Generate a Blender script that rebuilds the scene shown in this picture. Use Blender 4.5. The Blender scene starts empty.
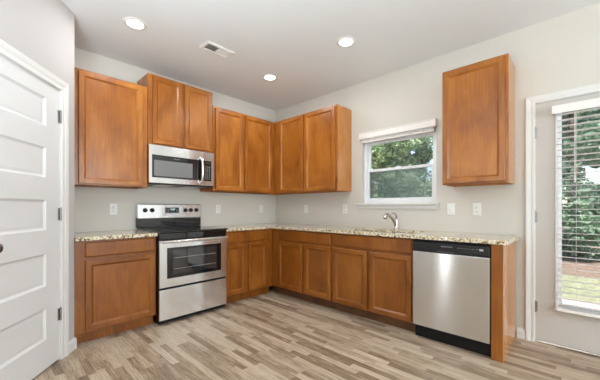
import bpy, bmesh, math, random
from mathutils import Vector, Matrix

R = math.radians
random.seed(7)
S = bpy.context.scene
C = S.collection

# ------------------------------------------------------------------ camera
W_, H_ = 600, 380
F_PX, U0, V0 = 296.42, 296.97, 208.02
cd = bpy.data.cameras.new('camera')
cam = bpy.data.objects.new('camera', cd)
C.objects.link(cam)
cam.location = (-3.2874, -3.6279, 1.1573)
cam.rotation_euler = (R(90), 0, R(-46.2632))
cd.sensor_fit = 'HORIZONTAL'
cd.sensor_width = 36
cd.lens = 36 * F_PX / W_
cd.shift_x = (W_ / 2 - U0) / W_
cd.shift_y = (V0 - H_ / 2) / W_
cd.clip_start = .05
S.camera = cam

# ------------------------------------------------------------------ world, sun, added fill lights, exposure
S.view_settings.view_transform = 'Standard'
S.view_settings.look = 'None'
S.view_settings.exposure = 0.06
S.view_settings.gamma = 1.0
S.view_settings.use_curve_mapping = False

wd = bpy.data.worlds.new('sky')
S.world = wd
wd.use_nodes = True
wn = wd.node_tree.nodes
sky = wn.new('ShaderNodeTexSky')
sky.sky_type = 'NISHITA'
sky.sun_disc = False
sky.sun_elevation = R(55)
sky.sun_rotation = R(200)
wn['Background'].inputs['Strength'].default_value = .37
wd.node_tree.links.new(sky.outputs[0], wn['Background'].inputs['Color'])


def light(name, kind, loc, rot, energy, color=(1, 1, 1), **kw):
    l = bpy.data.lights.new(name, kind)
    l.energy = energy
    l.color = color
    for k, v in kw.items():
        setattr(l, k, v)
    o = bpy.data.objects.new(name, l)
    o.location = loc
    o.rotation_euler = rot
    C.objects.link(o)
    return o


light('sun', 'SUN', (-6, -8, 9), (R(32), 0, R(-62)), 9, (1, .96, .88), angle=R(1))
# added fill lights, standing in for unseen windows behind the viewer and on the left
light('fill_front', 'AREA', (-2.1, -7.35, 1.6), (R(90), 0, 0), 156, (.80, .91, 1), shape='RECTANGLE', size=3.2, size_y=1.8)
light('streak_light', 'AREA', (-4.14, -1.73, 1.08), (R(90), 0, R(-90)), 5, (.86, .94, 1), shape='RECTANGLE', size=.09, size_y=2.1)  # added strip that draws the bright streak on the dishwasher door
# added up-facing fill, brightens the ceiling from out of view
light('ceiling_fill', 'AREA', (-3.8, -3.0, 1.2), (R(180), 0, 0), 92, (.80, .92, 1), shape='DISK', size=.7)


# ------------------------------------------------------------------ materials
def lin(r, g, b):
    f = lambda c: (c / 255 / 12.92) if c / 255 <= .04045 else ((c / 255 + .055) / 1.055) ** 2.4
    return (f(r), f(g), f(b), 1)


class NT:
    def __init__(s, name):
        s.m = bpy.data.materials.new(name)
        s.m.use_nodes = True
        s.t = s.m.node_tree
        s.b = s.t.nodes['Principled BSDF']
        s.out = s.t.nodes['Material Output']

    def n(s, typ, ins=None, **kw):
        nd = s.t.nodes.new(typ)
        for k, v in kw.items():
            setattr(nd, k, v)
        for k, v in (ins or {}).items():
            if hasattr(v, 'is_output') or isinstance(v, bpy.types.NodeSocket):
                s.t.links.new(v, nd.inputs[k])
            else:
                nd.inputs[k].default_value = v
        return nd

    def set(s, **kw):
        for k, v in kw.items():
            k = k.replace('_', ' ')
            if isinstance(v, bpy.types.NodeSocket):
                s.t.links.new(v, s.b.inputs[k])
            else:
                s.b.inputs[k].default_value = v

    def coord(s, scale=(1, 1, 1), out='Object', loc=None):
        tc = s.n('ShaderNodeTexCoord')
        mp = s.n('ShaderNodeMapping', {'Vector': tc.outputs[out], 'Scale': scale})
        if loc is not None:
            s.t.links.new(loc, mp.inputs['Location'])
        return mp.outputs[0]

    def noise(s, vec, scale=5, detail=3, rough=.5, dist=0):
        return s.n('ShaderNodeTexNoise', {'Vector': vec, 'Scale': scale, 'Detail': detail, 'Roughness': rough, 'Distortion': dist}).outputs[0]

    def ramp(s, fac, stops, interp='LINEAR'):
        nd = s.n('ShaderNodeValToRGB', {'Fac': fac})
        cr = nd.color_ramp
        cr.interpolation = interp
        while len(cr.elements) < len(stops):
            cr.elements.new(.5)
        for e, (p, c) in zip(cr.elements, stops):
            e.position = p
            e.color = c
        return nd.outputs[0]

    def math(s, op, a, b=None):
        nd = s.n('ShaderNodeMath', operation=op)
        for i, v in enumerate((a, b)):
            if v is None:
                continue
            if isinstance(v, bpy.types.NodeSocket):
                s.t.links.new(v, nd.inputs[i])
            else:
                nd.inputs[i].default_value = v
        return nd.outputs[0]

    def mix(s, fac, a, b, blend='MIX'):
        nd = s.n('ShaderNodeMix', data_type='RGBA', blend_type=blend)
        for i, v in ((0, fac), (6, a), (7, b)):
            if isinstance(v, bpy.types.NodeSocket):
                s.t.links.new(v, nd.inputs[i])
            else:
                nd.inputs[i].default_value = v
        return nd.outputs[2]

    def bump(s, h, strength=.2, dist=.01):
        nd = s.n('ShaderNodeBump', {'Height': h, 'Strength': strength, 'Distance': dist})
        s.t.links.new(nd.outputs[0], s.b.inputs['Normal'])


def paint(name, col, rough=.6, bscale=250, bstr=.05, var=.03):
    m = NT(name)
    v = m.coord()
    a = m.noise(v, 1.7, 2)
    c2 = tuple(x * (1 - var) for x in col[:3]) + (1,)
    m.set(Base_Color=m.ramp(a, [(.3, c2), (.7, col)]), Roughness=rough)
    if bstr:
        m.bump(m.noise(v, bscale, 2), bstr, .002)
    return m.m


def make_wood(name, dark, mid, light_, rough=.30):
    m = NT(name)
    oi = m.n('ShaderNodeObjectInfo')
    off = m.n('ShaderNodeCombineXYZ', {'X': m.math('MULTIPLY', oi.outputs['Random'], 9.0), 'Y': 0.0, 'Z': m.math('MULTIPLY', oi.outputs['Random'], 17.0)}).outputs[0]
    big = m.noise(m.coord((3.2, 3.2, 1.5), loc=off), 1.3, 3, .55, .6)
    gr = m.noise(m.coord((60, 60, 2.2), loc=off), 1.5, 3, .6, .3)
    fine = m.noise(m.coord((260, 260, 7), loc=off), 1.0, 2)
    f = m.math('ADD', m.math('MULTIPLY', big, .62), m.math('ADD', m.math('MULTIPLY', gr, .26), m.math('MULTIPLY', fine, .12)))
    col = m.ramp(f, [(.32, dark), (.5, mid), (.68, light_)])
    tone = m.math('ADD', m.math('MULTIPLY', oi.outputs['Random'], .10), .95)
    hsv = m.n('ShaderNodeHueSaturation', {'Color': col, 'Value': tone}).outputs[0]
    m.set(Base_Color=hsv, Roughness=rough, Coat_Weight=.12, Coat_Roughness=.18, Specular_IOR_Level=.42)
    m.bump(gr, .04, .002)
    return m.m


def metal(name, col, rough, direction=(200, 200, 1), var=.12, bstr=.05, aniso=0.0, warp=0.0):
    m = NT(name)
    b = m.noise(m.coord(direction), 3, 3)
    m.set(Base_Color=col, Metallic=1.0, Roughness=m.math('ADD', m.math('MULTIPLY', b, var), rough - var / 2))
    if bstr:
        m.bump(b, bstr, .001)
    if warp:
        m.bump(m.noise(m.coord((1, 1, .04)), 5.5, 1, .4), warp, .05)
    if aniso:
        m.set(Anisotropic=aniso, Anisotropic_Rotation=.25)
        t = m.n('ShaderNodeTangent', direction_type='RADIAL', axis='Z')
        m.t.links.new(t.outputs[0], m.b.inputs['Tangent'])
    return m.m


def plain(name, col, rough=.5, **kw):
    m = NT(name)
    a = m.noise(m.coord(), 40, 2)
    c2 = tuple(x * .94 for x in col[:3]) + (1,)
    m.set(Base_Color=m.ramp(a, [(.3, c2), (.7, col)]), Roughness=rough, **kw)
    return m.m


def emit(name, col, s):
    m = NT(name)
    m.set(Base_Color=col, Emission_Color=col, Emission_Strength=s)
    return m.m


M = {}
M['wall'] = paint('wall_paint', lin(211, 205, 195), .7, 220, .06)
M['wall_left'] = paint('wall_paint_dimmed', lin(192, 186, 183), .7, 220, .06)  # same wall paint, darkened to offset the strong light on this wall
M['ceiling'] = paint('ceiling_paint', lin(232, 233, 233), .85, 160, .10)
M['white'] = paint('white_trim', lin(222, 219, 215), .42, 60, .02, .015)
M['door_white'] = paint('white_door', lin(220, 218, 216), .45, 60, .02, .015)
M['door_grey'] = paint('french_door_paint', lin(198, 191, 184), .45, 60, .02, .015)
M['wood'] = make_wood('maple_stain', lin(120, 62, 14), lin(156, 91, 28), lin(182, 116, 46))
M['wood_shaded'] = make_wood('maple_stain_shaded', lin(104, 54, 13), lin(133, 75, 20), lin(156, 96, 36))  # same maple, dimmer light on the base cabinets put into the colour
M['wood_side_lit'] = make_wood('maple_side_lit', lin(160, 98, 44), lin(184, 122, 64), lin(200, 142, 86), .16)  # glossy sides, colour lightened to hold window and door reflections
M['toe'] = make_wood('toe_kick_wood', lin(70, 42, 20), lin(92, 58, 30), lin(108, 70, 38), .5)
M['steel'] = metal('brushed_steel', (.86, .885, .92, 1), .21, (1.5, 1.5, 240), .04, 0, .8, .14)
M['steel_mid'] = metal('brushed_steel_microwave', (.74, .74, .735, 1), .22, (1.5, 1.5, 240), .04, 0, .8, .14)
M['steel_dw'] = metal('brushed_steel_dishwasher', (.64, .62, .60, 1), .19, (1.5, 1.5, 240), .02, 0, .92, 0)
M['steel_bar'] = metal('steel_handle', (.78, .77, .75, 1), .22, (3, 240, 240), .08, .02)
M['chrome'] = metal('brushed_nickel', (.62, .59, .55, 1), .24, (60, 60, 60), .06, 0)
M['hinge'] = metal('satin_nickel', (.30, .295, .29, 1), .36, (60, 60, 60), .06, 0)
M['black'] = plain('black_enamel', (.007, .007, .0075, 1), .35, Specular_IOR_Level=.22)
M['black_plastic'] = plain('black_plastic', (.011, .010, .0105, 1), .36, Specular_IOR_Level=.25)
M['black_glass'] = plain('black_glass', (.005, .006, .007, 1), .05, IOR=1.65)
M['oven_glass'] = plain('oven_glass', (.02, .021, .022, 1), .06, IOR=1.9)
M['mesh_glass'] = plain('microwave_screen', (.19, .19, .185, 1), .16)
M['grey_mark'] = plain('grey_print', (.42, .42, .43, 1), .5)
M['burner'] = plain('burner_print', (.05, .05, .052, 1), .15)
M['white_plastic'] = plain('white_plastic', lin(236, 234, 228), .4)
M['slot'] = plain('dark_slot', (.05, .048, .045, 1), .6)
M['vent_dark'] = plain('duct_dark', (.06, .055, .05, 1), .8)
M['vinyl'] = plain('white_vinyl', lin(240, 242, 244), .4)
M['slat'] = plain('white_slat', lin(238, 233, 228), .45)
M['cord'] = plain('cord', lin(214, 210, 204), .7)
M['lamp'] = emit('lamp_lens', (1, .97, .92, 1), 5.0)
M['clock'] = emit('clock_digits', (.7, .85, .82, 1), .8)


def make_floor():
    m = NT('vinyl_planks')
    tc = m.n('ShaderNodeTexCoord')
    sp = m.n('ShaderNodeSeparateXYZ', {'Vector': tc.outputs['Object']})
    x, y = sp.outputs[0], sp.outputs[1]
    row = m.math('FLOOR', m.math('DIVIDE', x, .052))
    wn1 = m.n('ShaderNodeTexWhiteNoise', noise_dimensions='1D')
    m.t.links.new(row, wn1.inputs['W'])
    ln = m.math('ADD', m.math('MULTIPLY', wn1.outputs[0], .30), .28)
    yy = m.math('DIVIDE', m.math('ADD', y, m.math('MULTIPLY', wn1.outputs[0], 37.3)), ln)
    col = m.math('FLOOR', yy)
    cv = m.n('ShaderNodeCombineXYZ', {'X': row, 'Y': col, 'Z': 0.0})
    wn2 = m.n('ShaderNodeTexWhiteNoise', noise_dimensions='3D')
    m.t.links.new(cv.outputs[0], wn2.inputs['Vector'])
    tone = wn2.outputs[0]
    gv = m.n('ShaderNodeCombineXYZ', {'X': m.math('ADD', m.math('MULTIPLY', x, 48.0), m.math('MULTIPLY', tone, 50.0)),
                                      'Y': m.math('MULTIPLY', y, 2.6), 'Z': m.math('MULTIPLY', tone, 90.0)})
    grain = m.noise(gv.outputs[0], 1.5, 5, .68, 1.6)
    f = m.math('ADD', m.math('MULTIPLY', tone, .27), m.math('MULTIPLY', grain, .80))
    c = m.ramp(f, [(.18, lin(88, 69, 51)), (.44, lin(137, 115, 93)), (.57, lin(176, 156, 133)), (.78, lin(204, 188, 168))])
    # seams
    fx = m.math('FRACT', m.math('DIVIDE', x, .052))
    fy = m.math('FRACT', yy)
    ex = m.math('LESS_THAN', fx, .018)
    ey = m.math('LESS_THAN', fy, .004)
    seam = m.math('MAXIMUM', ex, ey)
    c = m.mix(m.math('MULTIPLY', seam, .35), c, lin(110, 90, 74))
    m.set(Base_Color=c, Roughness=.42)
    m.bump(grain, .05, .002)
    return m.m


def make_granite():
    m = NT('granite')
    v = m.coord()
    n1 = m.noise(v, 42, 5, .68, .4)
    vo = m.n('ShaderNodeTexVoronoi', {'Vector': v, 'Scale': 105.0})
    n2 = m.noise(v, 17, 3, .6)
    base = m.ramp(n1, [(.34, lin(88, 64, 40)), (.42, lin(172, 142, 92)), (.49, lin(212, 197, 166)), (.62, lin(232, 224, 208))])
    dark = m.ramp(vo.outputs['Color'], [(.20, (1, 1, 1, 1)), (.28, (0, 0, 0, 1))])
    dk = m.math('MULTIPLY', dark, m.ramp(n2, [(.42, (0, 0, 0, 1)), (.50, (1, 1, 1, 1))]))
    c = m.mix(dk, base, lin(34, 27, 22))
    m.set(Base_Color=c, Roughness=.09, IOR=1.7)
    return m.m


def make_glass(name, tint=(1, 1, 1, 1), gloss=.06):
    m = NT(name)
    tr = m.n('ShaderNodeBsdfTransparent', {'Color': tint})
    gl = m.n('ShaderNodeBsdfGlossy', {'Roughness': .02})
    fr = m.n('ShaderNodeFresnel', {'IOR': 1.45})
    mx = m.n('ShaderNodeMixShader', {0: m.math('MULTIPLY', fr.outputs[0], 1.0), 1: tr.outputs[0], 2: gl.outputs[0]})
    m.t.links.new(mx.outputs[0], m.out.inputs[0])
    return m.m


def make_screen():
    m = NT('insect_screen')
    tr = m.n('ShaderNodeBsdfTransparent')
    df = m.n('ShaderNodeBsdfDiffuse', {'Color': (.34, .46, .44, 1)})  # pale blue-green stands in for daylight haze on the mesh
    mx = m.n('ShaderNodeMixShader', {0: .34, 1: tr.outputs[0], 2: df.outputs[0]})
    m.t.links.new(mx.outputs[0], m.out.inputs[0])
    return m.m


def make_leaf(name, a, b, c):
    m = NT(name)
    v = m.coord()
    n = m.noise(v, 9, 3, .7)
    col = m.ramp(n, [(.3, a), (.5, b), (.72, c)])
    m.set(Base_Color=col, Roughness=.5)
    tl = m.n('ShaderNodeBsdfTranslucent', {'Color': col})
    mx = m.n('ShaderNodeMixShader', {0: .35, 1: m.b.outputs[0], 2: tl.outputs[0]})
    m.t.links.new(mx.outputs[0], m.out.inputs[0])
    return m.m


def ground_mat(name, a, b, c, scale):
    m = NT(name)
    v = m.coord()
    n = m.noise(v, scale, 5, .7)
    m.set(Base_Color=m.ramp(n, [(.3, a), (.5, b), (.7, c)]), Roughness=.9)
    m.bump(n, .6, .03)
    return m.m


M['floor'] = make_floor()
M['granite'] = make_granite()
M['glass'] = make_glass('clear_glass')
M['screen'] = make_screen()
M['leaf'] = make_leaf('leaves', lin(92, 118, 84), lin(144, 168, 124), lin(214, 224, 190))
M['leaf_dark'] = make_leaf('dark_leaves', lin(66, 96, 76), lin(114, 146, 116), lin(180, 200, 168))
M['bark'] = ground_mat('bark', lin(70, 56, 46), lin(100, 82, 68), lin(128, 110, 94), 12)
M['lawn'] = ground_mat('lawn', lin(104, 106, 78), lin(134, 136, 104), lin(164, 162, 134), 14)
M['mulch'] = ground_mat('mulch', lin(84, 68, 56), lin(122, 102, 86), lin(156, 134, 114), 16)
M['concrete'] = ground_mat('concrete', lin(162, 148, 140), lin(178, 164, 155), lin(190, 178, 170), 20)


# ------------------------------------------------------------------ mesh helpers
def box(bm, x0, x1, y0, y1, z0, z1):
    x0, x1 = sorted((x0, x1)); y0, y1 = sorted((y0, y1)); z0, z1 = sorted((z0, z1))
    v = [bm.verts.new((x, y, z)) for x in (x0, x1) for y in (y0, y1) for z in (z0, z1)]
    for f in ((0, 1, 3, 2), (4, 6, 7, 5), (0, 4, 5, 1), (2, 3, 7, 6), (0, 2, 6, 4), (1, 5, 7, 3)):
        bm.faces.new([v[i] for i in f])


def frame_axes(d):
    d = d.normalized()
    up = Vector((0, 0, 1)) if abs(d.z) < .95 else Vector((1, 0, 0))
    a = d.cross(up).normalized()
    return a, a.cross(d).normalized()


def tube(bm, pts, rad, seg=12, caps=True):
    pts = [Vector(p) for p in pts]
    rad = rad if isinstance(rad, (list, tuple)) else [rad] * len(pts)
    rings = []
    a = None
    for i, p in enumerate(pts):
        d = (pts[min(i + 1, len(pts) - 1)] - pts[max(i - 1, 0)]).normalized()
        if a is None:
            a, b = frame_axes(d)
        else:
            a = (a - d * a.dot(d)).normalized()
            b = a.cross(d).normalized()
        rings.append([bm.verts.new(p + a * rad[i] * math.cos(t * 2 * math.pi / seg) + b * rad[i] * math.sin(t * 2 * math.pi / seg)) for t in range(seg)])
    for r0, r1 in zip(rings, rings[1:]):
        for k in range(seg):
            bm.faces.new((r0[k], r0[(k + 1) % seg], r1[(k + 1) % seg], r1[k]))
    if caps:
        bm.faces.new(rings[0][::-1])
        bm.faces.new(rings[-1])


def cyl(bm, p0, p1, r0, r1=None, seg=24):
    tube(bm, [p0, p1], [r0, r0 if r1 is None else r1], seg)


def lathe(bm, prof, seg=32, mat=None, close=False):
    """prof: (r, z) list revolved about z; mat maps to place"""
    rings = []
    for r, z in prof:
        if r < 1e-6:
            rings.append([bm.verts.new((0, 0, z))])
        else:
            rings.append([bm.verts.new((r * math.cos(2 * math.pi * k / seg), r * math.sin(2 * math.pi * k / seg), z)) for k in range(seg)])
    pairs = list(zip(rings, rings[1:]))
    if close:
        pairs.append((rings[-1], rings[0]))
    for r0, r1 in pairs:
        for k in range(seg):
            k2 = (k + 1) % seg
            if len(r0) == 1 and len(r1) == 1:
                continue
            if len(r0) == 1:
                bm.faces.new((r0[0], r1[k2], r1[k]))
            elif len(r1) == 1:
                bm.faces.new((r0[k], r0[k2], r1[0]))
            else:
                bm.faces.new((r0[k], r0[k2], r1[k2], r1[k]))
    if mat is not None:
        vs = [v for ring in rings for v in ring]
        bmesh.ops.transform(bm, matrix=mat, verts=vs)


def prism_x(bm, prof, x0, x1):
    """prof (y,z) polygon extruded along x"""
    a = [bm.verts.new((x0, y, z)) for y, z in prof]
    b = [bm.verts.new((x1, y, z)) for y, z in prof]
    n = len(prof)
    for k in range(n):
        bm.faces.new((a[k], a[(k + 1) % n], b[(k + 1) % n], b[k]))
    bm.faces.new(a[::-1])
    bm.faces.new(b)


def obj(name, bm, mat, parent=None, bevel=0, smooth=False, seg=2, label=None):
    bmesh.ops.recalc_face_normals(bm, faces=bm.faces)
    me = bpy.data.meshes.new(name)
    bm.to_mesh(me)
    bm.free()
    o = bpy.data.objects.new(name, me)
    me.materials.append(M[mat] if isinstance(mat, str) else mat)
    C.objects.link(o)
    if parent:
        o.parent = parent
    if smooth:
        for p in me.polygons:
            p.use_smooth = True
        me.set_sharp_from_angle(angle=R(40))
    if bevel:
        md = o.modifiers.new('bevel', 'BEVEL')
        md.width = bevel
        md.segments = seg
        md.limit_method = 'ANGLE'
        md.angle_limit = R(40)
    if label:
        o['label'] = label
    return o


def bx(name, mat, parent, *dims, bevel=0.0, label=None):
    bm = bmesh.new()
    for d in ([dims] if not isinstance(dims[0], (tuple, list)) else dims):
        box(bm, *d)
    return obj(name, bm, mat, parent, bevel, label=label)


def thing(name, label, cat, loc=(0, 0, 0), rz=0, group=None, kind=None):
    o = bpy.data.objects.new(name, None)
    o.empty_display_size = .1
    C.objects.link(o)
    o.location = loc
    o.rotation_euler = (0, 0, rz)
    o['label'] = label
    o['category'] = cat
    if group:
        o['group'] = group
    if kind:
        o['kind'] = kind
    return o


def tag(o, label, cat, group=None, kind=None):
    o['label'] = label
    o['category'] = cat
    if group:
        o['group'] = group
    if kind:
        o['kind'] = kind
    return o


def struct(name, bm, mat, label=None, bevel=0):
    o = obj(name, bm, mat, None, bevel)
    o['kind'] = 'structure'
    if label:
        o['label'] = label
    return o


def dup(root, loc, rz, label, group=None):
    r = root.copy()
    C.objects.link(r)
    r.location = loc
    r.rotation_euler = (0, 0, rz)
    r['label'] = label
    if group:
        r['group'] = group
    for ch in list(root.children):
        c = ch.copy()
        C.objects.link(c)
        c.parent = r
        for g in ch.children:
            d = g.copy()
            C.objects.link(d)
            d.parent = c
    return r


# =================================================================== ROOM SHELL
CH = 2.752                      # ceiling height
RB = R(-90)                     # rotation of things that stand against the right wall
XL, YF = -4.2, -7.5             # unseen left and front walls
bm = bmesh.new(); box(bm, XL - .12, .0, YF - .12, .12, -.10, 0)
struct('floor', bm, 'floor', 'grey beige wood-look plank floor running along the window wall')
bm = bmesh.new(); box(bm, XL - .12, .12, YF - .12, .12, CH, CH + .15)
struct('ceiling', bm, 'ceiling', 'off white textured kitchen ceiling')
bm = bmesh.new(); box(bm, XL - .12, 0, 0, .12, 0, CH)
struct('wall_back', bm, 'wall', 'greige wall behind the range')
# right wall with a window and a french door opening
WY0, WY1, WZ0, WZ1 = -2.525, -1.631, 1.215, 2.02
DY0, DY1, DZ1 = -4.27, -3.342, 2.06
bm = bmesh.new()
T = .13
box(bm, 0, T, WY1, .12, 0, CH)
box(bm, 0, T, WY0, WY1, 0, WZ0)
box(bm, 0, T, WY0, WY1, WZ1, CH)
box(bm, 0, T, DY1, WY0, 0, CH)
box(bm, 0, T, DY0, DY1, DZ1, CH)
box(bm, 0, T, YF - .12, DY0, 0, CH)
struct('wall_right', bm, 'wall', 'greige wall with the window and the glazed door')

# diagonal pantry wall; its own frame: x towards the corner, y into the wall
PA = R(52.5)
PC = (-2.790, -.612, 0)
p_end = -1.08


def placed(o):
    o.location = PC
    o.rotation_euler = (0, 0, PA)
    return o


bm = bmesh.new()
box(bm, p_end, -.905, 0, .09, 0, CH)
box(bm, -.182, 0, 0, .09, 0, CH)
box(bm, -.905, -.182, 0, .09, 2.055, CH)
placed(struct('wall_left', bm, 'wall_left', 'angled wall holding the pantry door, paint darkened against strong light'))
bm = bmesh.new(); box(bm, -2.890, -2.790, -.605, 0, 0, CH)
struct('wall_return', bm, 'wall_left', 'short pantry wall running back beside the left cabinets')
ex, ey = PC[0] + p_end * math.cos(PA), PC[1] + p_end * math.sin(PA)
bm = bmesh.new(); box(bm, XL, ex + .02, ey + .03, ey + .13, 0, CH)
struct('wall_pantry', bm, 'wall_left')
bm = bmesh.new(); box(bm, XL - .12, XL, YF, 0, 0, CH)
struct('wall_far', bm, 'wall')
bm = bmesh.new(); box(bm, XL - .12, 0, YF - .12, YF, 0, CH)
struct('wall_front', bm, 'wall')

# baseboards
BPROF = [(0, 0), (-.014, 0), (-.014, .068), (-.009, .080), (-.006, .090), (0, .090)]
bm = bmesh.new(); prism_x(bm, BPROF, -.104, .008)
placed(struct('baseboard_left', bm, 'white', 'white baseboard at the foot of the pantry wall'))


def base_right(y0, y1, name):
    bm = bmesh.new()
    prism_x(bm, BPROF, -y1, -y0)
    o = struct(name, bm, 'white', 'white baseboard along the right wall')
    o.rotation_euler = (0, 0, RB)
    return o


base_right(-3.275, -3.215, 'baseboard_right')
base_right(YF, -4.34, 'baseboard_front')


def casing(bm, x0, x1, zt, w, z0=0.0):
    """mitred door casing around an opening (faces -y)"""
    prof = [(0, 0), (0, -.010), (.006, -.013), (.018, -.013), (.024, -.0105), (.034, -.0125), (.044, -.0165), (w - .006, -.019), (w, -.015), (w, 0)]
    st = []
    for o_, y in prof:
        st.append([(x0 - o_, y, z0), (x0 - o_, y, zt + o_), (x1 + o_, y, zt + o_), (x1 + o_, y, z0)])
    vv = [[bm.verts.new(p) for p in row] for row in st]
    n = len(vv)
    for i in range(n):
        a, b = vv[i], vv[(i + 1) % n]
        for k in range(3):
            bm.faces.new((a[k], a[k + 1], b[k + 1], b[k]))
    bm.faces.new([r[0] for r in vv])
    bm.faces.new([r[3] for r in vv][::-1])


bm = bmesh.new(); casing(bm, -.905, -.182, 2.055, .078)
placed(struct('trim_1', bm, 'white', 'white fluted casing around the pantry door'))
bm = bmesh.new()
box(bm, -.9045, -.9005, .001, .089, 0, 2.054); box(bm, -.1865, -.1825, .001, .089, 0, 2.054); box(bm, -.9045, -.1825, .001, .089, 2.0505, 2.0545)
placed(struct('trim_2', bm, 'white', 'pantry door jamb'))
bm = bmesh.new(); casing(bm, -DY1, -DY0, DZ1, .066)
o = struct('trim_3', bm, 'white', 'white casing around the glazed door'); o.rotation_euler = (0, 0, RB)
bm = bmesh.new()
box(bm, -DY1 + .0005, -DY1 + .004, .001, T, 0, DZ1 - .001); box(bm, -DY0 - .004, -DY0 - .0005, .001, T, 0, DZ1 - .001); box(bm, -DY1, -DY0, .001, T, DZ1 - .0045, DZ1 - .001)
o = struct('trim_4', bm, 'white', 'glazed door jamb'); o.rotation_euler = (0, 0, RB)


# ------------------------------------------------------------------ panelled pantry door (door_1)
def ring_panel(bm, x0, x1, z0, z1, yf, steps):
    """concentric rings from the opening inwards: steps = (inset, y)"""
    prev = None
    for ins, y in steps:
        r = [bm.verts.new(p) for p in ((x0 + ins, y, z0 + ins), (x1 - ins, y, z0 + ins), (x1 - ins, y, z1 - ins), (x0 + ins, y, z1 - ins))]
        if prev:
            for k in range(4):
                bm.faces.new((prev[k], prev[(k + 1) % 4], r[(k + 1) % 4], r[k]))
        prev = r
    bm.faces.new(prev)


def hinge(parent, x, z, yf):
    h = bx('hinge', 'hinge', parent, (x - .022, x - .004, yf - .003, yf + .004, z - .045, z + .045), (x + .004, x + .014, yf - .003, yf + .004, z - .045, z + .045), bevel=.001, label='satin nickel hinge')
    b2 = bmesh.new()
    cyl(b2, (x, yf - .006, z - .048), (x, yf - .006, z + .048), .0062, seg=12)
    cyl(b2, (x, yf - .006, z + .048), (x, yf - .006, z + .055), .004, .0015, seg=12)
    obj('hinge_pin', b2, 'hinge', h, smooth=True)
    return h


d1 = thing('door_1', 'white five-panel pantry door with satin nickel hinges and knob', 'door', PC, PA, kind='structure')
dx0, dx1, dyf, dz0, dz1 = -.899, -.188, .004, .012, 2.049
panels = [(.218, .443), (.600, .832), (1.000, 1.215), (1.375, 1.590), (1.740, 1.945)]
px0, px1 = dx0 + .150, dx1 - .147
bm = bmesh.new()
zs = [dz0] + [z for p in panels for z in p] + [dz1]
xs = [dx0, px0, px1, dx1]
g = [[bm.verts.new((x, dyf, z)) for z in zs] for x in xs]
for i in range(3):
    for j in range(len(zs) - 1):
        if i == 1 and j % 2 == 1:
            continue
        bm.faces.new((g[i][j], g[i + 1][j], g[i + 1][j + 1], g[i][j + 1]))
bk = [bm.verts.new(p) for p in ((dx0, dyf + .035, dz0), (dx1, dyf + .035, dz0), (dx1, dyf + .035, dz1), (dx0, dyf + .035, dz1))]
bm.faces.new(bk[::-1])
bm.faces.new([g[0][j] for j in range(len(zs))] + [bk[3], bk[0]])
bm.faces.new([g[3][j] for j in range(len(zs) - 1, -1, -1)] + [bk[1], bk[2]])
bm.faces.new([g[i][-1] for i in range(4)] + [bk[2], bk[3]])
bm.faces.new([g[i][0] for i in range(3, -1, -1)] + [bk[0], bk[1]])
slab = obj('door_slab', bm, 'door_white', d1)
for z0, z1 in panels:
    bm = bmesh.new()
    ring_panel(bm, px0, px1, z0, z1, dyf, [(0, dyf), (.003, dyf + .003), (.014, dyf + .011), (.022, dyf + .0115), (.034, dyf + .010)])
    obj('door_panel', bm, 'door_white', slab)
for z in (.352, 1.111, 1.851):
    hinge(d1, -.1855, z, .001)
bm = bmesh.new()
MY = Matrix.Translation((-.822, dyf - .0025, .932)) @ Matrix.Rotation(R(90), 4, 'X')
lathe(bm, [(0, 0), (.033, 0), (.033, .005), (.026, .010), (.012, .014), (.011, .030), (.018, .036), (.027, .046), (.029, .056), (.025, .066), (.014, .072), (0, .073)], 28, MY)
kn = obj('door_knob', bm, 'hinge', d1, smooth=True, label='satin nickel round knob')

# ------------------------------------------------------------------ glazed exterior door (door_2)
d2 = thing('door_2', 'pale grey exterior door with one large glass lite', 'door', (0, 0, 0), RB, kind='structure')
ex0, ex1, eyf, ez0, ez1 = -DY1 + .005, -DY0 - .005, .003, .03, DZ1 - .006
gx0, gx1, gz0, gz1 = 3.503, 4.113, .338, 1.965
bm = bmesh.new()
box(bm, ex0, gx0, eyf, eyf + .044, ez0, ez1); box(bm, gx1, ex1, eyf, eyf + .044, ez0, ez1)
box(bm, gx0, gx1, eyf, eyf + .044, ez0, gz0); box(bm, gx0, gx1, eyf, eyf + .044, gz1, ez1)
obj('door_slab', bm, 'door_grey', d2)


def frame_bm(x0, x1, z0, z1, w, prof):
    """rectangular moulding swept around an opening. prof: (outward offset, y)"""
    bm = bmesh.new()
    rows = []
    for o_, y in prof:
        rows.append([bm.verts.new(p) for p in ((x0 - o_, y, z0 - o_), (x1 + o_, y, z0 - o_), (x1 + o_, y, z1 + o_), (x0 - o_, y, z1 + o_))])
    n = len(rows)
    for i in range(n):
        a, b = rows[i], rows[(i + 1) % n]
        for k in range(4):
            bm.faces.new((a[k], a[(k + 1) % 4], b[(k + 1) % 4], b[k]))
    return bm


obj('glass_frame', frame_bm(gx0, gx1, gz0, gz1, .03, [(-.012, eyf + .02), (-.012, eyf - .004), (.006, eyf - .013), (.022, eyf - .013), (.03, eyf - .006), (.03, eyf - .0003), (0, eyf - .0003), (0, eyf + .02)]), 'vinyl', d2)
bx('glass', 'glass', d2, gx0 - .0, gx1, eyf + .021, eyf + .025, gz0, gz1)
for z in (.307, 1.079, 1.808):
    hinge(d2, ex0 - .002, z, .001)
bx('threshold', 'chrome', d2, ex0, ex1, -.012, .125, .0015, .018, bevel=.004, label='metal door threshold')
bx('door_sweep', 'door_grey', d2, ex0, ex1, .002, .044, .0185, .0295)

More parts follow.
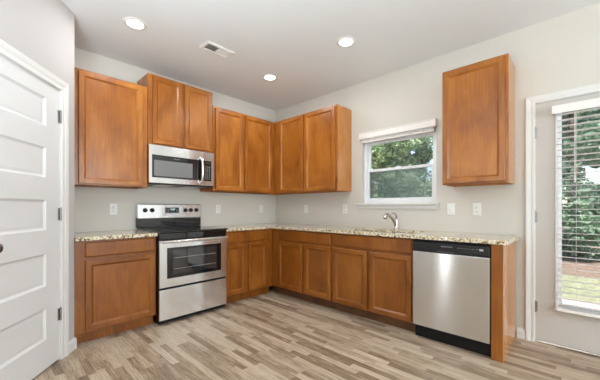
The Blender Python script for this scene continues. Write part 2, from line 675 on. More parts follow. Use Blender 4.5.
# blind hung on the glazed door
db = thing('door_blind', 'white horizontal slat blind hung over the glazed door', 'blind', (0, 0, 0), RB)
bx('valance', 'slat', db, (gx0 - .046, gx1 + .046, -.078, -.071, 1.928, 1.996), (gx0 - .046, gx0 - .039, -.071, -.004, 1.928, 1.996), (gx1 + .039, gx1 + .046, -.071, -.004, 1.928, 1.996), bevel=.003)
bx('head_rail', 'slat', db, gx0 - .028, gx1 + .028, -.068, -.016, 1.940, 1.980, bevel=.002)
zb = .338
n_sl = 33
for k in range(n_sl):
    z = zb + .035 + k * (1.922 - zb - .035) / (n_sl - 1)
    bm = bmesh.new()
    prism_x(bm, [(-.066, z + .0010), (-.043, z + .0024), (-.020, z - .0006), (-.020, z - .0028), (-.043, z + .0002), (-.066, z - .0012)], gx0 - .014, gx1 + .014)
    obj('slat', bm, 'slat', db)
bx('bottom_rail', 'slat', db, gx0 - .015, gx1 + .015, -.067, -.019, zb - .022, zb + .002, bevel=.003)
for x in (gx0 + .10, gx1 - .10):
    bm = bmesh.new()
    for yy in (-.0685, -.0175):
        tube(bm, [(x, yy, zb), (x, yy, 1.94)], .0012, 6)
    obj('ladder_cord', bm, 'cord', db)
bm = bmesh.new(); tube(bm, [(gx0 + .092, -.0735, 1.92), (gx0 + .092, -.0735, 1.42)], .0032, 8)
tube(bm, [(gx0 + .092, -.0735, 1.42), (gx0 + .092, -.0735, 1.36)], [.004, .006], 8)
obj('tilt_wand', bm, 'cord', db, smooth=True)
for x in (gx0 - .034, gx1 + .034):
    bx('hold_down_bracket', 'chrome', db, (x - .006, x + .006, -.046, -.0108, zb - .030, zb - .018), (x - .006, x + .006, -.014, -.0108, zb - .05, zb - .018), bevel=.001)

# ------------------------------------------------------------------ window_1 and its blind
w1 = thing('window_1', 'white vinyl double-hung window above the sink', 'window', (0, 0, 0), RB, kind='structure')
a0, a1 = -WY1, -WY0
bm = bmesh.new()
e = .0005
box(bm, a0 + e, a0 + .04, .045, .125, WZ0 + e, WZ1 - e); box(bm, a1 - .04, a1 - e, .045, .125, WZ0 + e, WZ1 - e)
box(bm, a0 + .04, a1 - .04, .045, .125, WZ0 + e, WZ0 + .03); box(bm, a0 + .04, a1 - .04, .045, .125, WZ1 - .035, WZ1 - e)
obj('window_frame', bm, 'vinyl', w1, .003)


def sash(x0, x1, z0, z1, y, w, mid, name):
    bm = bmesh.new()
    box(bm, x0, x0 + w, y, y + .028, z0, z1); box(bm, x1 - w, x1, y, y + .028, z0, z1)
    box(bm, x0 + w, x1 - w, y, y + .028, z0, z0 + mid[0]); box(bm, x0 + w, x1 - w, y, y + .028, z1 - mid[1], z1)
    s_ = obj(name, bm, 'vinyl', w1, .003)
    bx('pane', 'glass', s_, x0 + w, x1 - w, y + .012, y + .016, z0 + mid[0], z1 - mid[1])
    return s_


sash(a0 + .041, a1 - .041, WZ0 + .031, 1.640, .052, .025, (.032, .030), 'lower_sash')
sash(a0 + .041, a1 - .041, 1.612, WZ1 - .036, .084, .025, (.030, .030), 'upper_sash')
bx('sash_lock', 'vinyl', w1, (a0 + a1) / 2 - .03, (a0 + a1) / 2 + .03, .050, .075, 1.6405, 1.652, bevel=.003)
bx('insect_screen', 'screen', w1, a0 + .041, a1 - .041, .1155, .1165, WZ0 + .031, 1.628, label='insect screen over the lower half, colour lightened as if daylit')
o = bx('trim_5', 'white', None, (a0 - .068, a1 + .036, -.045, -.001, 1.193, 1.2145), (a0 + .001, a1 - .001, -.001, .0445, 1.199, 1.2145), (a0 - .058, a1 + .026, -.016, -.0005, 1.148, 1.193), bevel=.004)
o.rotation_euler = (0, 0, RB); o['kind'] = 'structure'; o['label'] = 'white window sill and apron above the sink'

wb = thing('window_blind', 'white slat blind raised into a stack atop the sink window', 'blind', (0, 0, 0), RB)
v0, v1 = a0 - .020, a1 + .010
bm = bmesh.new()
prism_x(bm, [(-.052, 2.012), (-.058, 2.020), (-.058, 2.078), (-.064, 2.086), (-.064, 2.094), (-.048, 2.094), (-.048, 2.012)], v0, v1)
box(bm, v0, v0 + .008, -.048, -.0008, 2.012, 2.094); box(bm, v1 - .008, v1, -.048, -.0008, 2.012, 2.094)
obj('valance', bm, 'slat', wb, .001)
for k in range(9):
    z = 1.986 + k * .0034
    bx('slat', 'slat', wb, a0 + .012, a1 - .012, -.042 + .002 * (k % 2), .006, z, z + .0020)
bx('bottom_rail', 'slat', wb, a0 + .012, a1 - .012, -.042, .008, 1.968, 1.984, bevel=.003)
for k in range(3):
    x = a0 + .12 + k * (a1 - a0 - .24) / 2
    bx('ladder_cord', 'cord', wb, x - .004, x + .004, -.0445, -.0425, 1.97, 2.03)

# =================================================================== CABINETS
# local frame: x to the right as you face the cabinet, back at y=0, front at y=-depth


def cab_door(parent, x0, x1, z0, z1, yb, mat, t=.024, w=.056):
    bm = bmesh.new()
    yf = yb - t
    rings = [(0, yb), (0, yf + .003), (.003, yf), (w - .017, yf), (w - .015, yf + .0025), (w - .013, yf + .0028), (w, yf + .013), (w, yb)]
    rows = [[bm.verts.new(p) for p in ((x0 + i, y, z0 + i), (x1 - i, y, z0 + i), (x1 - i, y, z1 - i), (x0 + i, y, z1 - i))] for i, y in rings]
    n = len(rows)
    for i in range(n):
        a, b = rows[i], rows[(i + 1) % n]
        for k in range(4):
            bm.faces.new((a[k], a[(k + 1) % 4], b[(k + 1) % 4], b[k]))
    d = obj('door', bm, mat, parent)
    bx('door_panel', mat, d, x0 + w, x1 - w, yb - t + .013, yb - .004, z0 + w, z1 - w)
    return d


def drawer_front(parent, x0, x1, z0, z1, yb, mat, t=.020):
    bm = bmesh.new()
    rings = [(0, yb), (0, yb - t + .006), (.004, yb - t + .002), (.010, yb - t)]
    ring_panel(bm, x0, x1, z0, z1, 0, rings)
    vs = [v for v in bm.verts if abs(v.co.y - yb) < 1e-6]
    bm.faces.new(vs)
    return obj('drawer', bm, mat, parent)


def carcass(bm, w, z0, z1, d, under=.02, top=True):
    t = .016
    box(bm, 0, t, -d, -.001, z0, z1); box(bm, w - t, w, -d, -.001, z0, z1)
    box(bm, t, w - t, -.012, -.001, z0, z1)
    box(bm, t, w - t, -d, -.012, z0 + under, z0 + under + t)
    if top:
        box(bm, t, w - t, -d, -.012, z1 - t, z1)


def face_frame(parent, w, z0, z1, d, stiles, rails, mat, t=.019):
    bm = bmesh.new()
    xs = [0] + [v for s_ in stiles[1:-1] for v in s_] + [w]
    for a, b in stiles:
        box(bm, a, b, -d - t, -d, z0, z1)
    for (a, b), (c, dd) in zip(stiles, stiles[1:]):
        for r0, r1 in rails:
            box(bm, b, c, -d - t, -d, r0, r1)
    return obj('face_frame', bm, mat, parent, .0012)


def upper(label, loc, rz, w, z0, z1, doors, stiles, d=.305, side='wood'):
    r = thing('wall_cabinet', label, 'cabinet', (loc[0], loc[1], z0), rz)
    h = z1 - z0
    bm = bmesh.new(); carcass(bm, w, 0, h, d)
    obj('carcass', bm, side, r, .001)
    face_frame(r, w, 0, h, d, stiles, [(0, .038), (h - .038, h)], 'wood')
    for a, b in doors:
        cab_door(r, a, b, .012, h - .020, -d - .0192, 'wood')
    return r


U0z, U1z = 1.372, 2.432
upper('tall single-door wooden wall cabinet left of the microwave', (-2.772, 0, 0), 0, .654, U0z, U1z, [(.058, .600)], [(0, .080), (.580, .654)])
upper('two-door wooden wall cabinet mounted highest, above the microwave', (-2.114, 0, 0), 0, .762, 1.838, 2.588, [(.044, .364), (.402, .738)], [(0, .06), (.355, .41), (.72, .762)])
upper('two-door wooden wall cabinet right of the microwave, reaching the corner', (-1.348, 0, 0), 0, 1.022, U0z, U1z, [(.032, .449), (.482, .960)], [(0, .05), (.440, .49), (.945, 1.022)])
upper('two-door wooden wall cabinet between the corner and the window', (0, -.0015, 0), RB, 1.468, U0z, U1z, [(.450, .916), (.952, 1.446)], [(.3255, .465), (.905, .965), (1.43, 1.468)], side='wood_side_lit')
upper('single-door wooden wall cabinet between the window and the glazed door', (0, -2.688, 0), RB, .512, U0z, U1z, [(.010, .490)], [(0, .05), (.45, .512)], side='wood_side_lit')


def base(label, loc, rz, w, drawers, doors, stiles, x_in=0.0, toe='toe', side_mat='wood_shaded'):
    """x_in: local x where the face starts (blind corner before it)"""
    r = thing('base_cabinet', label, 'cabinet', loc, rz)
    D = .590
    t = .016
    bm = bmesh.new()
    box(bm, 0, t, -D, -.001, .105, .880); box(bm, w - t, w, -D, -.001, .105, .880)
    box(bm, 0, t, -.52, -.001, 0.001, .105); box(bm, w - t, w, -.52, -.001, 0.001, .105)
    box(bm, t, w - t, -.012, -.001, .105, .880)
    box(bm, t, w - t, -D, -.012, .105, .121)
    obj('carcass', bm, side_mat, r, .001)
    bx('toe_kick', toe, r, max(x_in - .05, .001) if x_in else .0, w, -.535, -.5205, .001, .104)
    face_frame(r, w, .105, .880, D, stiles, [(.105, .140), (.705, .740), (.850, .880)], 'wood_shaded')
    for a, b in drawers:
        drawer_front(r, a, b, .742, .866, -D - .0192, 'wood_shaded')
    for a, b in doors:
        cab_door(r, a, b, .122, .714, -D - .0192, 'wood_shaded')
    return r


base('single-door wooden base cabinet left of the range', (-2.787, 0, 0), 0, .647, [(.070, .627)], [(.070, .627)], [(0, .085), (.605, .647)], toe='wood_shaded')
base('two-door wooden base cabinet right of the range, reaching the corner', (-1.368, 0, 0), 0, .757, [(.014, .640)], [(.014, .300), (.346, .640)], [(0, .03), (.29, .356), (.62, .757)], toe='wood_shaded')
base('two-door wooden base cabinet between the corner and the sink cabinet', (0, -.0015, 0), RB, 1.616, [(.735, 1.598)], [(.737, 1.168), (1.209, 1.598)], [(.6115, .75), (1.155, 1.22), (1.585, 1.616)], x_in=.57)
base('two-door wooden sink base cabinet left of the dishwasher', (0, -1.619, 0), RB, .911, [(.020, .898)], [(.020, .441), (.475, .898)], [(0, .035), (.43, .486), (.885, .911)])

# wooden end panel after the dishwasher
ep = thing('end_panel', 'wooden end panel closing the counter right of the dishwasher', 'cabinet panel', (0, -3.135, 0), RB)
bx('front_stile', 'wood_shaded', ep, 0, .075, -.630, -.612, .001, .880, bevel=.0015)
bx('side_panel', 'wood_side_lit', ep, .057, .075, -.6115, -.0155, .001, .880, bevel=.001, label='glossy wooden side, lightened for reflected door light')
bx('filler', 'wood_shaded', ep, 0, .016, -.6115, -.002, .001, .880)


# countertops
def counter(label, cells_x, cells_y, keep, bevel=.004):
    bm = bmesh.new()
    z0, z1 = .882, .914
    V = {}
    faces = []

    def vert(i, j):
        if (i, j) not in V:
            V[(i, j)] = bm.verts.new((cells_x[i], cells_y[j], z1))
        return V[(i, j)]
    for i in range(len(cells_x) - 1):
        for j in range(len(cells_y) - 1):
            if keep((cells_x[i] + cells_x[i + 1]) / 2, (cells_y[j] + cells_y[j + 1]) / 2):
                faces.append(bm.faces.new((vert(i, j), vert(i + 1, j), vert(i + 1, j + 1), vert(i, j + 1))))
    r = bmesh.ops.extrude_face_region(bm, geom=faces)
    for v in r['geom']:
        if isinstance(v, bmesh.types.BMVert):
            v.co.z = z0
    o = obj('countertop', bm, 'granite', None, bevel)
    return tag(o, label, 'countertop')


SX0, SX1, SY0, SY1 = -.530, -.130, -2.470, -1.745
counter('short speckled granite countertop left of the range', [-2.788, -2.137], [-.645, -.002], lambda x, y: True)
counter('long L-shaped speckled granite countertop holding the sink and faucet', [-1.370, -.645, SX0, SX1, -.002], [-3.240, SY0, SY1, -.645, -.002],
        lambda x, y: (x > -.645 or y > -.645) and not (SX0 < x < SX1 and SY0 < y < SY1))

# sink
sk = thing('kitchen_sink', 'stainless double-bowl undermount sink set into the granite counter', 'sink', (0, 0, 0))
for (ya, yb_) in ((SY0, -2.122), (-2.092, SY1)):
    bm = bmesh.new()
    zt, zbm = .8805, .70
    x0, x1 = SX0 + .004, SX1 - .004
    ya2, yb2 = ya + .004, yb_ - .004
    rows = []
    for ins, z in ((-.012, zt), (0, zt), (.004, zt - .02), (.012, zbm + .02), (.035, zbm)):
        rows.append([bm.verts.new(p) for p in ((x0 + ins, ya2 + ins, z), (x1 - ins, ya2 + ins, z), (x1 - ins, yb2 - ins, z), (x0 + ins, yb2 - ins, z))])
    for a, b in zip(rows, rows[1:]):
        for k in range(4):
            bm.faces.new((a[k], a[(k + 1) % 4], b[(k + 1) % 4], b[k]))
    bm.faces.new(rows[-1])
    bo = obj('bowl', bm, 'chrome', sk)
    md = bo.modifiers.new('solid', 'SOLIDIFY'); md.thickness = .0015; md.offset = 1
    bm = bmesh.new()
    lathe(bm, [(0, .001), (.03, .001), (.042, .004), (.045, .001), (.045, 0), (0, 0)], 20, Matrix.Translation(((x0 + x1) / 2, (ya2 + yb2) / 2, zbm + .003)))
    obj('drain', bm, 'hinge', bo, smooth=True)

# faucet
fc = thing('faucet', 'brushed nickel pull-out faucet standing behind the sink', 'faucet', (-.085, -2.118, .9145))
bm = bmesh.new()
lathe(bm, [(0, 0), (.030, 0), (.030, .006), (.025, .010), (.0225, .014), (.0215, .075), (.0225, .105), (.020, .118), (.012, .126), (0, .128)], 28)
obj('body', bm, 'chrome', fc, smooth=True)
bm = bmesh.new()
pts = [(-.004, 0, .045), (-.040, 0, .083), (-.085, .001, .120), (-.135, .002, .150), (-.165, .002, .160)]
tube(bm, pts, [.0165, .0165, .0160, .0155, .0155], 18)
sp_ = obj('spout', bm, 'chrome', fc, smooth=True)
bm = bmesh.new()
tube(bm, [(-.166, .002, .1605), (-.190, .002, .166), (-.222, .002, .163), (-.246, .002, .148), (-.258, .002, .128)], [.0165, .021, .0235, .0235, .0215], 20)
obj('spray_head', bm, 'chrome', sp_, smooth=True)
bm = bmesh.new()
tube(bm, [(0, 0, .120), (.0, -.004, .142), (-.012, -.006, .166), (-.040, -.006, .182), (-.078, -.004, .186), (-.105, -.003, .184)], [.011, .0105, .009, .008, .0075, .007], 14)
obj('handle', bm, 'chrome', fc, smooth=True)

# =================================================================== APPLIANCES
# ---- range
rg = thing('range', 'stainless electric range with a black glass cooktop', 'stove', (-2.1335, -.004, 0))
RW = .762
bx('body', 'black', rg, (0, RW, -.640, -.001, .075, .906), (.02, RW - .02, -.60, -.02, .0, .075), bevel=.003, label='black enamel oven body')
bm = bmesh.new()
prism_x(bm, [(-.685, .908), (-.690, .918), (-.684, .926), (-.070, .930), (-.070, .9065), (-.660, .9065)], -.001, RW + .001)
ct = obj('cooktop', bm, 'black_glass', rg, .002, label='black glass cooktop')
for (x, y, r_) in ((.19, -.52, .105), (.57, -.52, .085), (.19, -.22, .080), (.57, -.22, .105)):
    bm = bmesh.new()
    zc = .926 + (y + .684) / .614 * .004 + .0006
    for rr in (r_, r_ * .62):
        lathe(bm, [(rr - .003, 0), (rr, 0), (rr, .0004), (rr - .003, .0004)], 40, Matrix.Translation((x, y, zc)), close=True)
    obj('burner_ring', bm, 'burner', ct)
bx('front_strip', 'black_glass', rg, .004, RW - .004, -.664, -.6405, .845, .9055, bevel=.003)
# backguard
bg = bx('backguard', 'black_glass', rg, 0.002, RW - .002, -.068, -.002, .932, 1.045, bevel=.003, label='glossy black lower backguard')
bm = bmesh.new()
prism_x(bm, [(-.078, 1.046), (-.074, 1.196), (-.060, 1.206), (-.004, 1.206), (-.004, 1.046)], .0, RW)
cp = obj('control_panel', bm, 'steel', rg, .003, label='stainless control panel')
bx('panel_lip', 'steel_bar', cp, 0, RW, -.084, -.0785, 1.040, 1.058, bevel=.002)
for kx in (.078, .154, .548, .620, .694):
    bm = bmesh.new()
    MY = Matrix.Translation((kx, -.0775, 1.132)) @ Matrix.Rotation(R(90), 4, 'X')
    lathe(bm, [(0, 0), (.025, 0), (.025, .004), (.021, .006), (.019, .022), (.016, .025), (0, .025)], 24, MY)
    k_ = obj('knob', bm, 'black_plastic', rg, smooth=True, label='black burner knob')
    bx('knob_grip', 'black_plastic', k_, kx - .004, kx + .004, -.112, -.1027, 1.115, 1.149, bevel=.002)
    bx('knob_mark', 'grey_mark', k_, kx - .001, kx + .001, -.1132, -.1122, 1.136, 1.148)
dp = bx('clock_panel', 'black_glass', rg, .305, .466, -.0815, -.0775, 1.096, 1.162, bevel=.001, label='black clock and keypad panel')
SEG = {'1': 'bc', '2': 'abged', '0': 'abcdef'}
bm = bmesh.new()
dx = .356
for ch in '12:00':
    z_, wd_, ht = 1.132, .010, .018
    if ch == ':':
        box(bm, dx, dx + .002, -.0823, -.0816, z_ + .004, z_ + .006); box(bm, dx, dx + .002, -.0823, -.0816, z_ + .012, z_ + .014)
        dx += .006
        continue
    for s_ in SEG[ch]:
        x_, zz, w_, h_ = {'a': (0, ht - .002, wd_, .002), 'd': (0, 0, wd_, .002), 'g': (0, ht / 2 - .001, wd_, .002), 'f': (0, ht / 2, .002, ht / 2), 'e': (0, 0, .002, ht / 2),
                          'b': (wd_ - .002, ht / 2, .002, ht / 2), 'c': (wd_ - .002, 0, .002, ht / 2)}[s_]
        box(bm, dx + x_, dx + x_ + w_, -.0823, -.0816, z_ + zz, z_ + zz + h_)
    dx += .014
obj('clock_digits', bm, 'clock', dp)
for kx, kz in [(.318 + c * .0095 * 2, 1.105 + r_ * .012) for c in range(2) for r_ in range(4)] + [(.436 + c * .018, 1.105 + r_ * .012) for c in range(2) for r_ in range(4)] + [(.362 + c * .017, 1.106) for c in range(4)]:
    bx('key', 'grey_mark', dp, kx - .004, kx + .004, -.0822, -.0817, kz - .002, kz + .002)
# oven door
od = bx('oven_door', 'steel', rg, (.004, .076, -.668, -.642, .372, .835), (RW - .112 + .036, RW - .004, -.668, -.642, .372, .835),
        (.076, RW - .076, -.668, -.642, .372, .455), (.076, RW - .076, -.668, -.642, .760, .835), bevel=.0)
bx('oven_window', 'black_glass', od, .0765, RW - .0765, -.6695, -.644, .4555, .7595, bevel=.001, label='black glass surround of the oven window')
bx('window_glass', 'oven_glass', od, .135, RW - .135, -.6705, -.6697, .490, .735)
for z in (.545, .655):
    bx('oven_rack', 'grey_mark', od, .150, RW - .150, -.6709, -.6706, z - .0012, z + .0012)
bm = bmesh.new()
hz = .825
tube(bm, [(.020, -.712, hz), (RW / 2, -.718, hz), (RW - .020, -.712, hz)], .014, 16)
h_ = obj('oven_handle', bm, 'steel_bar', rg, smooth=True, label='long stainless bar handle')
for x in (.035, RW - .035):
    bx('handle_post', 'steel_bar', h_, x - .013, x + .013, -.706, -.6685, hz - .013, hz + .013, bevel=.004)
bx('storage_drawer', 'steel', rg, .004, RW - .004, -.668, -.642, .052, .350, bevel=.003, label='stainless storage drawer')
bx('drawer_gap', 'black', rg, .006, RW - .006, -.650, -.6405, .351, .371)
for x in (.05, RW - .05):
    for y in (-.56, -.06):
        bm = bmesh.new(); cyl(bm, (x, y, .0005), (x, y, .075), .016, seg=16)
        obj('foot', bm, 'black', rg)
bx('kick_panel', 'black', rg, .004, RW - .004, -.636, -.60, .018, .0745)


def marks(parent, x0, x1, z, h, y, n, mat='grey_mark', name='brand_mark'):
    """a row of tiny illegible printed strokes"""
    bm = bmesh.new()
    st = (x1 - x0) / n
    for k in range(n):
        a = x0 + k * st
        box(bm, a, a + st * .28, y - .0004, y, z, z + h)
        if k % 3 != 1:
            box(bm, a + st * .28, a + st * .72, y - .0004, y, z + h * .8, z + h)
        if k % 2 == 0:
            box(bm, a + st * .28, a + st * .66, y - .0004, y, z + h * .42, z + h * .6)
    return obj(name, bm, mat, parent)


# ---- microwave
mw = thing('microwave', 'stainless over-the-range microwave with black glass door', 'microwave', (-2.121, .024, 1.412))
MWW, MH = .758, .418
bx('case', 'black', mw, 0, MWW, -.375, -.028, .012, MH, bevel=.003, label='black metal case')
bx('underside', 'black_plastic', mw, .006, MWW - .006, -.392, -.04, 0, .0115, bevel=.003)
for x in (.12, .44):
    bx('grease_filter', 'chrome', mw, x, x + .2, -.30, -.10, -.004, -.0002)
md_ = bx('door', 'steel_mid', mw, (0.001, .030, -.400, -.3755, .014, MH - .003), (.030, .625, -.400, -.3755, .014, .070), (.030, .625, -.400, -.3755, .312, MH - .003), (.560, .625, -.3985, -.3755, .070, .312))
bx('door_glass', 'black_glass', md_, .0305, .6245, -.4012, -.377, .0705, .3115, bevel=.001, label='black glass door')
bx('door_window', 'mesh_glass', md_, .052, .480, -.4018, -.4014, .088, .256, label='grey mesh viewing window')
bx('control_frame', 'steel_mid', mw, (.628, .757, -.400, -.3755, .014, .070), (.628, .757, -.400, -.3755, .312, MH - .003), (.722, .757, -.400, -.3755, .070, .312))
kp = bx('control_panel', 'black_glass', mw, .628, .7215, -.4012, -.3755, .0705, .3115, bevel=.001, label='black keypad panel')
for r_ in range(7):
    for c in range(3):
        bx('key', 'grey_mark', kp, .643 + c * .024, .656 + c * .024, -.4018, -.4014, .092 + r_ * .024, .100 + r_ * .024)
bx('display', 'burner', kp, .640, .710, -.4018, -.4014, .272, .298)
bm = bmesh.new()
tube(bm, [(.584, -.405, .040), (.584, -.432, .062), (.584, -.445, .120), (.584, -.449, .190), (.584, -.445, .260), (.584, -.432, .322), (.584, -.405, .345)], [.014, .0155, .0165, .017, .0165, .0155, .014], 14)
obj('handle', bm, 'steel_bar', mw, smooth=True, label='curved vertical stainless handle')
marks(md_, .262, .335, .281, .009, -.4014, 10)

# ---- dishwasher
dw = thing('dishwasher', 'stainless dishwasher with a black control strip under the counter', 'dishwasher', (0, -2.534, 0), RB)
DWW = .597
bx('tub', 'black_plastic', dw, .004, DWW - .004, -.600, -.03, .105, .876, label='black tub')
bx('door', 'steel_dw', dw, .003, DWW - .003, -.640, -.601, .118, .774, bevel=.004, label='brushed stainless door')
bm = bmesh.new()
prism_x(bm, [(-.636, .776), (-.646, .786), (-.640, .858), (-.628, .868), (-.602, .868), (-.602, .776)], .001, DWW - .001)
cs = obj('control_strip', bm, 'black_plastic', dw, .003, label='black control strip')
bx('handle_pocket', 'slot', cs, .215, .345, -.6478, -.6450, .781, .793, bevel=.001)
marks(cs, .245, .335, .829, .008, -.6432, 10)
for k in range(6):
    marks(cs, .372 + k * .026, .388 + k * .026, .829, .004, -.6432, 3)
for k in range(4):
    bx('button', 'black_glass', cs, .470 + k * .018, .482 + k * .018, -.6455, -.6428, .808, .816, bevel=.001)
bx('status_display', 'grey_mark', cs, .525, .552, -.6438, -.6425, .822, .838)
bx('kick_plate', 'black', dw, .004, DWW - .004, -.585, -.565, .001, .104, label='black kick plate')
bx('vent_edge', 'black', dw, .010, DWW - .010, -.618, -.602, .8685, .8765)


# =================================================================== OUTLETS AND SWITCHES
def outlet(label, loc, rz):
    r = thing('wall_outlet', label, 'outlet', loc, rz)
    bx('cover_plate', 'white_plastic', r, -.037, .037, -.0065, -.0005, -.060, .060, bevel=.003)
    for s_ in (-1, 1):
        bm = bmesh.new()
        lathe(bm, [(0, 0), (.0168, 0), (.0168, .0022), (.0155, .003), (0, .003)], 24, Matrix.Translation((0, -.0066, s_ * .0195)) @ Matrix.Rotation(R(90), 4, 'X'))
        rc = obj('socket', bm, 'white_plastic', r, smooth=True)
        bx('slot', 'slot', rc, (-.0075, -.0052, -.0102, -.0097, s_ * .0195 - .002, s_ * .0195 + .007), (.0052, .0075, -.0102, -.0097, s_ * .0195 - .001, s_ * .0195 + .006), (-.0022, .0022, -.0102, -.0097, s_ * .0195 - .0095, s_ * .0195 - .006))
    return r


OZ = 1.145
og = 'duplex outlets on the backsplash walls'
o1 = outlet('white duplex outlet on the back wall left of the range', (-2.350, 0, OZ), 0); o1['group'] = og
dup(o1, (-1.074, 0, OZ), 0, 'white duplex outlet on the back wall just right of the range', og)
dup(o1, (-.313, 0, OZ), 0, 'white duplex outlet on the back wall nearest the corner', og)
dup(o1, (0, -.669, OZ), RB, 'white duplex outlet on the window wall nearest the corner', og)
dup(o1, (0, -1.366, OZ), RB, 'white duplex outlet just left of the window sill', og)
dup(o1, (0, -2.900, OZ), RB, 'white duplex outlet nearest the glazed door, under the single-door wall cabinet', og)
sw = thing('light_switch', 'white rocker switch just right of the window sill', 'light switch', (0, -2.669, OZ), RB)
bx('cover_plate', 'white_plastic', sw, -.037, .037, -.0065, -.0005, -.060, .060, bevel=.003)
bx('rocker', 'white_plastic', sw, -.0165, .0165, -.0105, -.0066, -.033, .033, bevel=.002)
bm = bmesh.new()
prism_x(bm, [(-.0106, -.012), (-.018, .010), (-.0106, .012)], -.005, .005)
obj('toggle', bm, 'white_plastic', sw)


# =================================================================== CEILING FITTINGS
def can(x, y, label, seen=True):
    r = thing('recessed_light', label, 'ceiling light', (x, y, CH), 0, 'recessed lights in the kitchen ceiling')
    bm = bmesh.new()
    lathe(bm, [(.066, -.0005), (.066, -.006), (.072, -.008), (.090, -.005), (.094, -.0005)], 40, close=True)
    obj('trim_ring', bm, 'white_plastic', r, smooth=True)
    bm = bmesh.new()
    lathe(bm, [(0, -.0005), (.0655, -.0005), (.0655, -.005), (.045, -.0075), (0, -.0085)], 40)
    obj('lens', bm, 'lamp', r, smooth=True, label='glowing white lens')
    l = light('can_lamp', 'AREA', (0, 0, -.014), (0, 0, 0), 6, (.96, .98, 1), shape='DISK', size=.13)
    l.parent = r
    return r


can(-2.403, -.845, 'round recessed ceiling light at the pantry side, left of the vent')
can(-.908, -2.002, 'round recessed ceiling light nearest the sink window')
can(-.905, -.890, 'round recessed ceiling light nearest the cabinet corner')

vt = thing('ceiling_vent', 'white rectangular air vent with louvres in the kitchen ceiling', 'vent', (-1.685, -.985, CH), 0)
obj('frame', frame_bm(-.125, .125, -.052, .052, .03, [(0, -.0008), (0, -.010), (.010, -.012), (.028, -.006), (.030, -.0008)]), 'white_plastic', vt).rotation_euler = (R(90), 0, 0)
vt.children[0].scale = (1, 1, 1)
bx('duct_cavity', 'vent_dark', vt, -.1245, .1245, -.0515, .0515, -.002, -.0008)
bx('centre_bar', 'white_plastic', vt, -.004, .004, -.0515, .0515, -.011, -.0021)
for side, sgn in ((-1, -1), (1, 1)):
    for k in range(9):
        xc = side * (.014 + k * .0125)
        bm = bmesh.new()
        a = [(xc - .005 * sgn, -.0025), (xc + .004 * sgn, -.0095), (xc + .005 * sgn, -.0088), (xc - .004 * sgn, -.0022)]
        v1_ = [bm.verts.new((x, -.0512, z)) for x, z in a]
        v2_ = [bm.verts.new((x, .0512, z)) for x, z in a]
        for q in range(4):
            bm.faces.new((v1_[q], v1_[(q + 1) % 4], v2_[(q + 1) % 4], v2_[q]))
        bm.faces.new(v1_[::-1]); bm.faces.new(v2_)
        obj('louvre', bm, 'white_plastic', vt)

# =================================================================== OUTDOORS
GZ = -.12
bm = bmesh.new(); box(bm, .13, 40, -30, 26, GZ - .2, GZ - .03)
struct('ground', bm, 'mulch', 'brown leaf-littered ground under the trees')
bm = bmesh.new(); box(bm, .135, 2.4, -9, 3, GZ - .0295, GZ)
struct('patio', bm, 'concrete', 'pale concrete patio outside the glazed door')
bm = bmesh.new(); box(bm, 2.405, 4.3, -16, 14, GZ - .0295, GZ - .005)
struct('lawn', bm, 'lawn', 'strip of lawn beyond the patio')
rnd = random.Random(3)


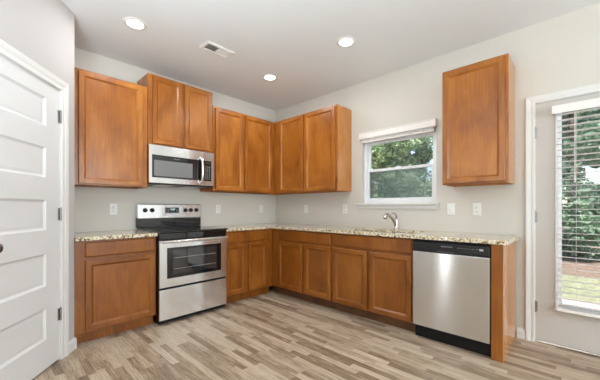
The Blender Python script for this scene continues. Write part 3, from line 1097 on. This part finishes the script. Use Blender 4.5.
def tree(x, y, h, crown, n, mat, label, low=0.0, leaf=.10):
    t = thing('tree', label, 'tree', (x, y, GZ - .03), 0, 'trees beyond the lawn')
    bm = bmesh.new()
    pts = [(0, 0, 0), (rnd.uniform(-.1, .1), rnd.uniform(-.1, .1), h * .4), (rnd.uniform(-.2, .2), rnd.uniform(-.2, .2), h * .85)]
    tube(bm, pts, [.13, .10, .04], 10)
    for k in range(5):
        z = h * (.35 + .1 * k)
        a = rnd.uniform(0, 6.28)
        tube(bm, [(0, 0, z), (math.cos(a) * crown * .4, math.sin(a) * crown * .4, z + .4), (math.cos(a) * crown * .75, math.sin(a) * crown * .75, z + .9)], [.05, .035, .012], 7)
    obj('trunk', bm, 'bark', t, smooth=True)
    verts, faces = [], []
    blobs = []
    for k in range(44):
        a = rnd.uniform(0, 6.28)
        rr = crown * math.sqrt(rnd.random()) * .85
        blobs.append((math.cos(a) * rr, math.sin(a) * rr, low + (h - low) * rnd.random(), rnd.uniform(.35, .7)))
    for k in range(n):
        bx_, by_, bz_, br = blobs[rnd.randrange(len(blobs))]
        d = Vector((rnd.gauss(0, 1), rnd.gauss(0, 1), rnd.gauss(0, 1))).normalized() * br * rnd.uniform(.55, 1.0)
        c = Vector((bx_, by_, max(bz_, .15))) + d
        if c.z < .05:
            c.z = .05 + rnd.random() * .2
        u = Vector((rnd.gauss(0, 1), rnd.gauss(0, 1), rnd.gauss(0, .6))).normalized()
        w = u.cross(Vector((rnd.gauss(0, 1), rnd.gauss(0, 1), rnd.gauss(0, 1)))).normalized()
        s_ = leaf * rnd.uniform(.6, 1.3)
        i = len(verts)
        nrm = u.cross(w)
        verts += [c - u * s_, c + w * s_ * .45 + nrm * s_ * .12, c + u * s_, c - w * s_ * .45 + nrm * s_ * .12]
        faces.append((i, i + 1, i + 2, i + 3))
    me = bpy.data.meshes.new('foliage')
    me.from_pydata([tuple(v) for v in verts], [], faces)
    me.materials.append(M[mat])
    o = bpy.data.objects.new('foliage', me)
    C.objects.link(o)
    o.parent = t
    return t


kinds = [('leaf', 'bright green leafy tree seen through the windows beyond the lawn'), ('leaf_dark', 'dark green dense tree seen through the windows beyond the lawn')]
spots = [(7.6, -8.6), (7.6, -3.5), (7.6, 1.4), (7.6, 6.4), (12.4, -7.0), (12.4, -2.0), (12.4, 3.0), (12.4, 8.0), (12.4, 13.0), (17.4, -8.6), (17.4, -3.5), (17.4, 1.5), (17.4, 6.5), (17.4, 11.5)]
for i, (x, y) in enumerate(spots):
    k = i % 2
    tree(x, y, rnd.uniform(5.6, 6.8) + (2.2 if x > 11 else 0) + (1.5 if x > 14 else 0), 1.85, 20000 if x < 10 else 13000, kinds[k][0], kinds[k][1], .2 if k else .5, .10)
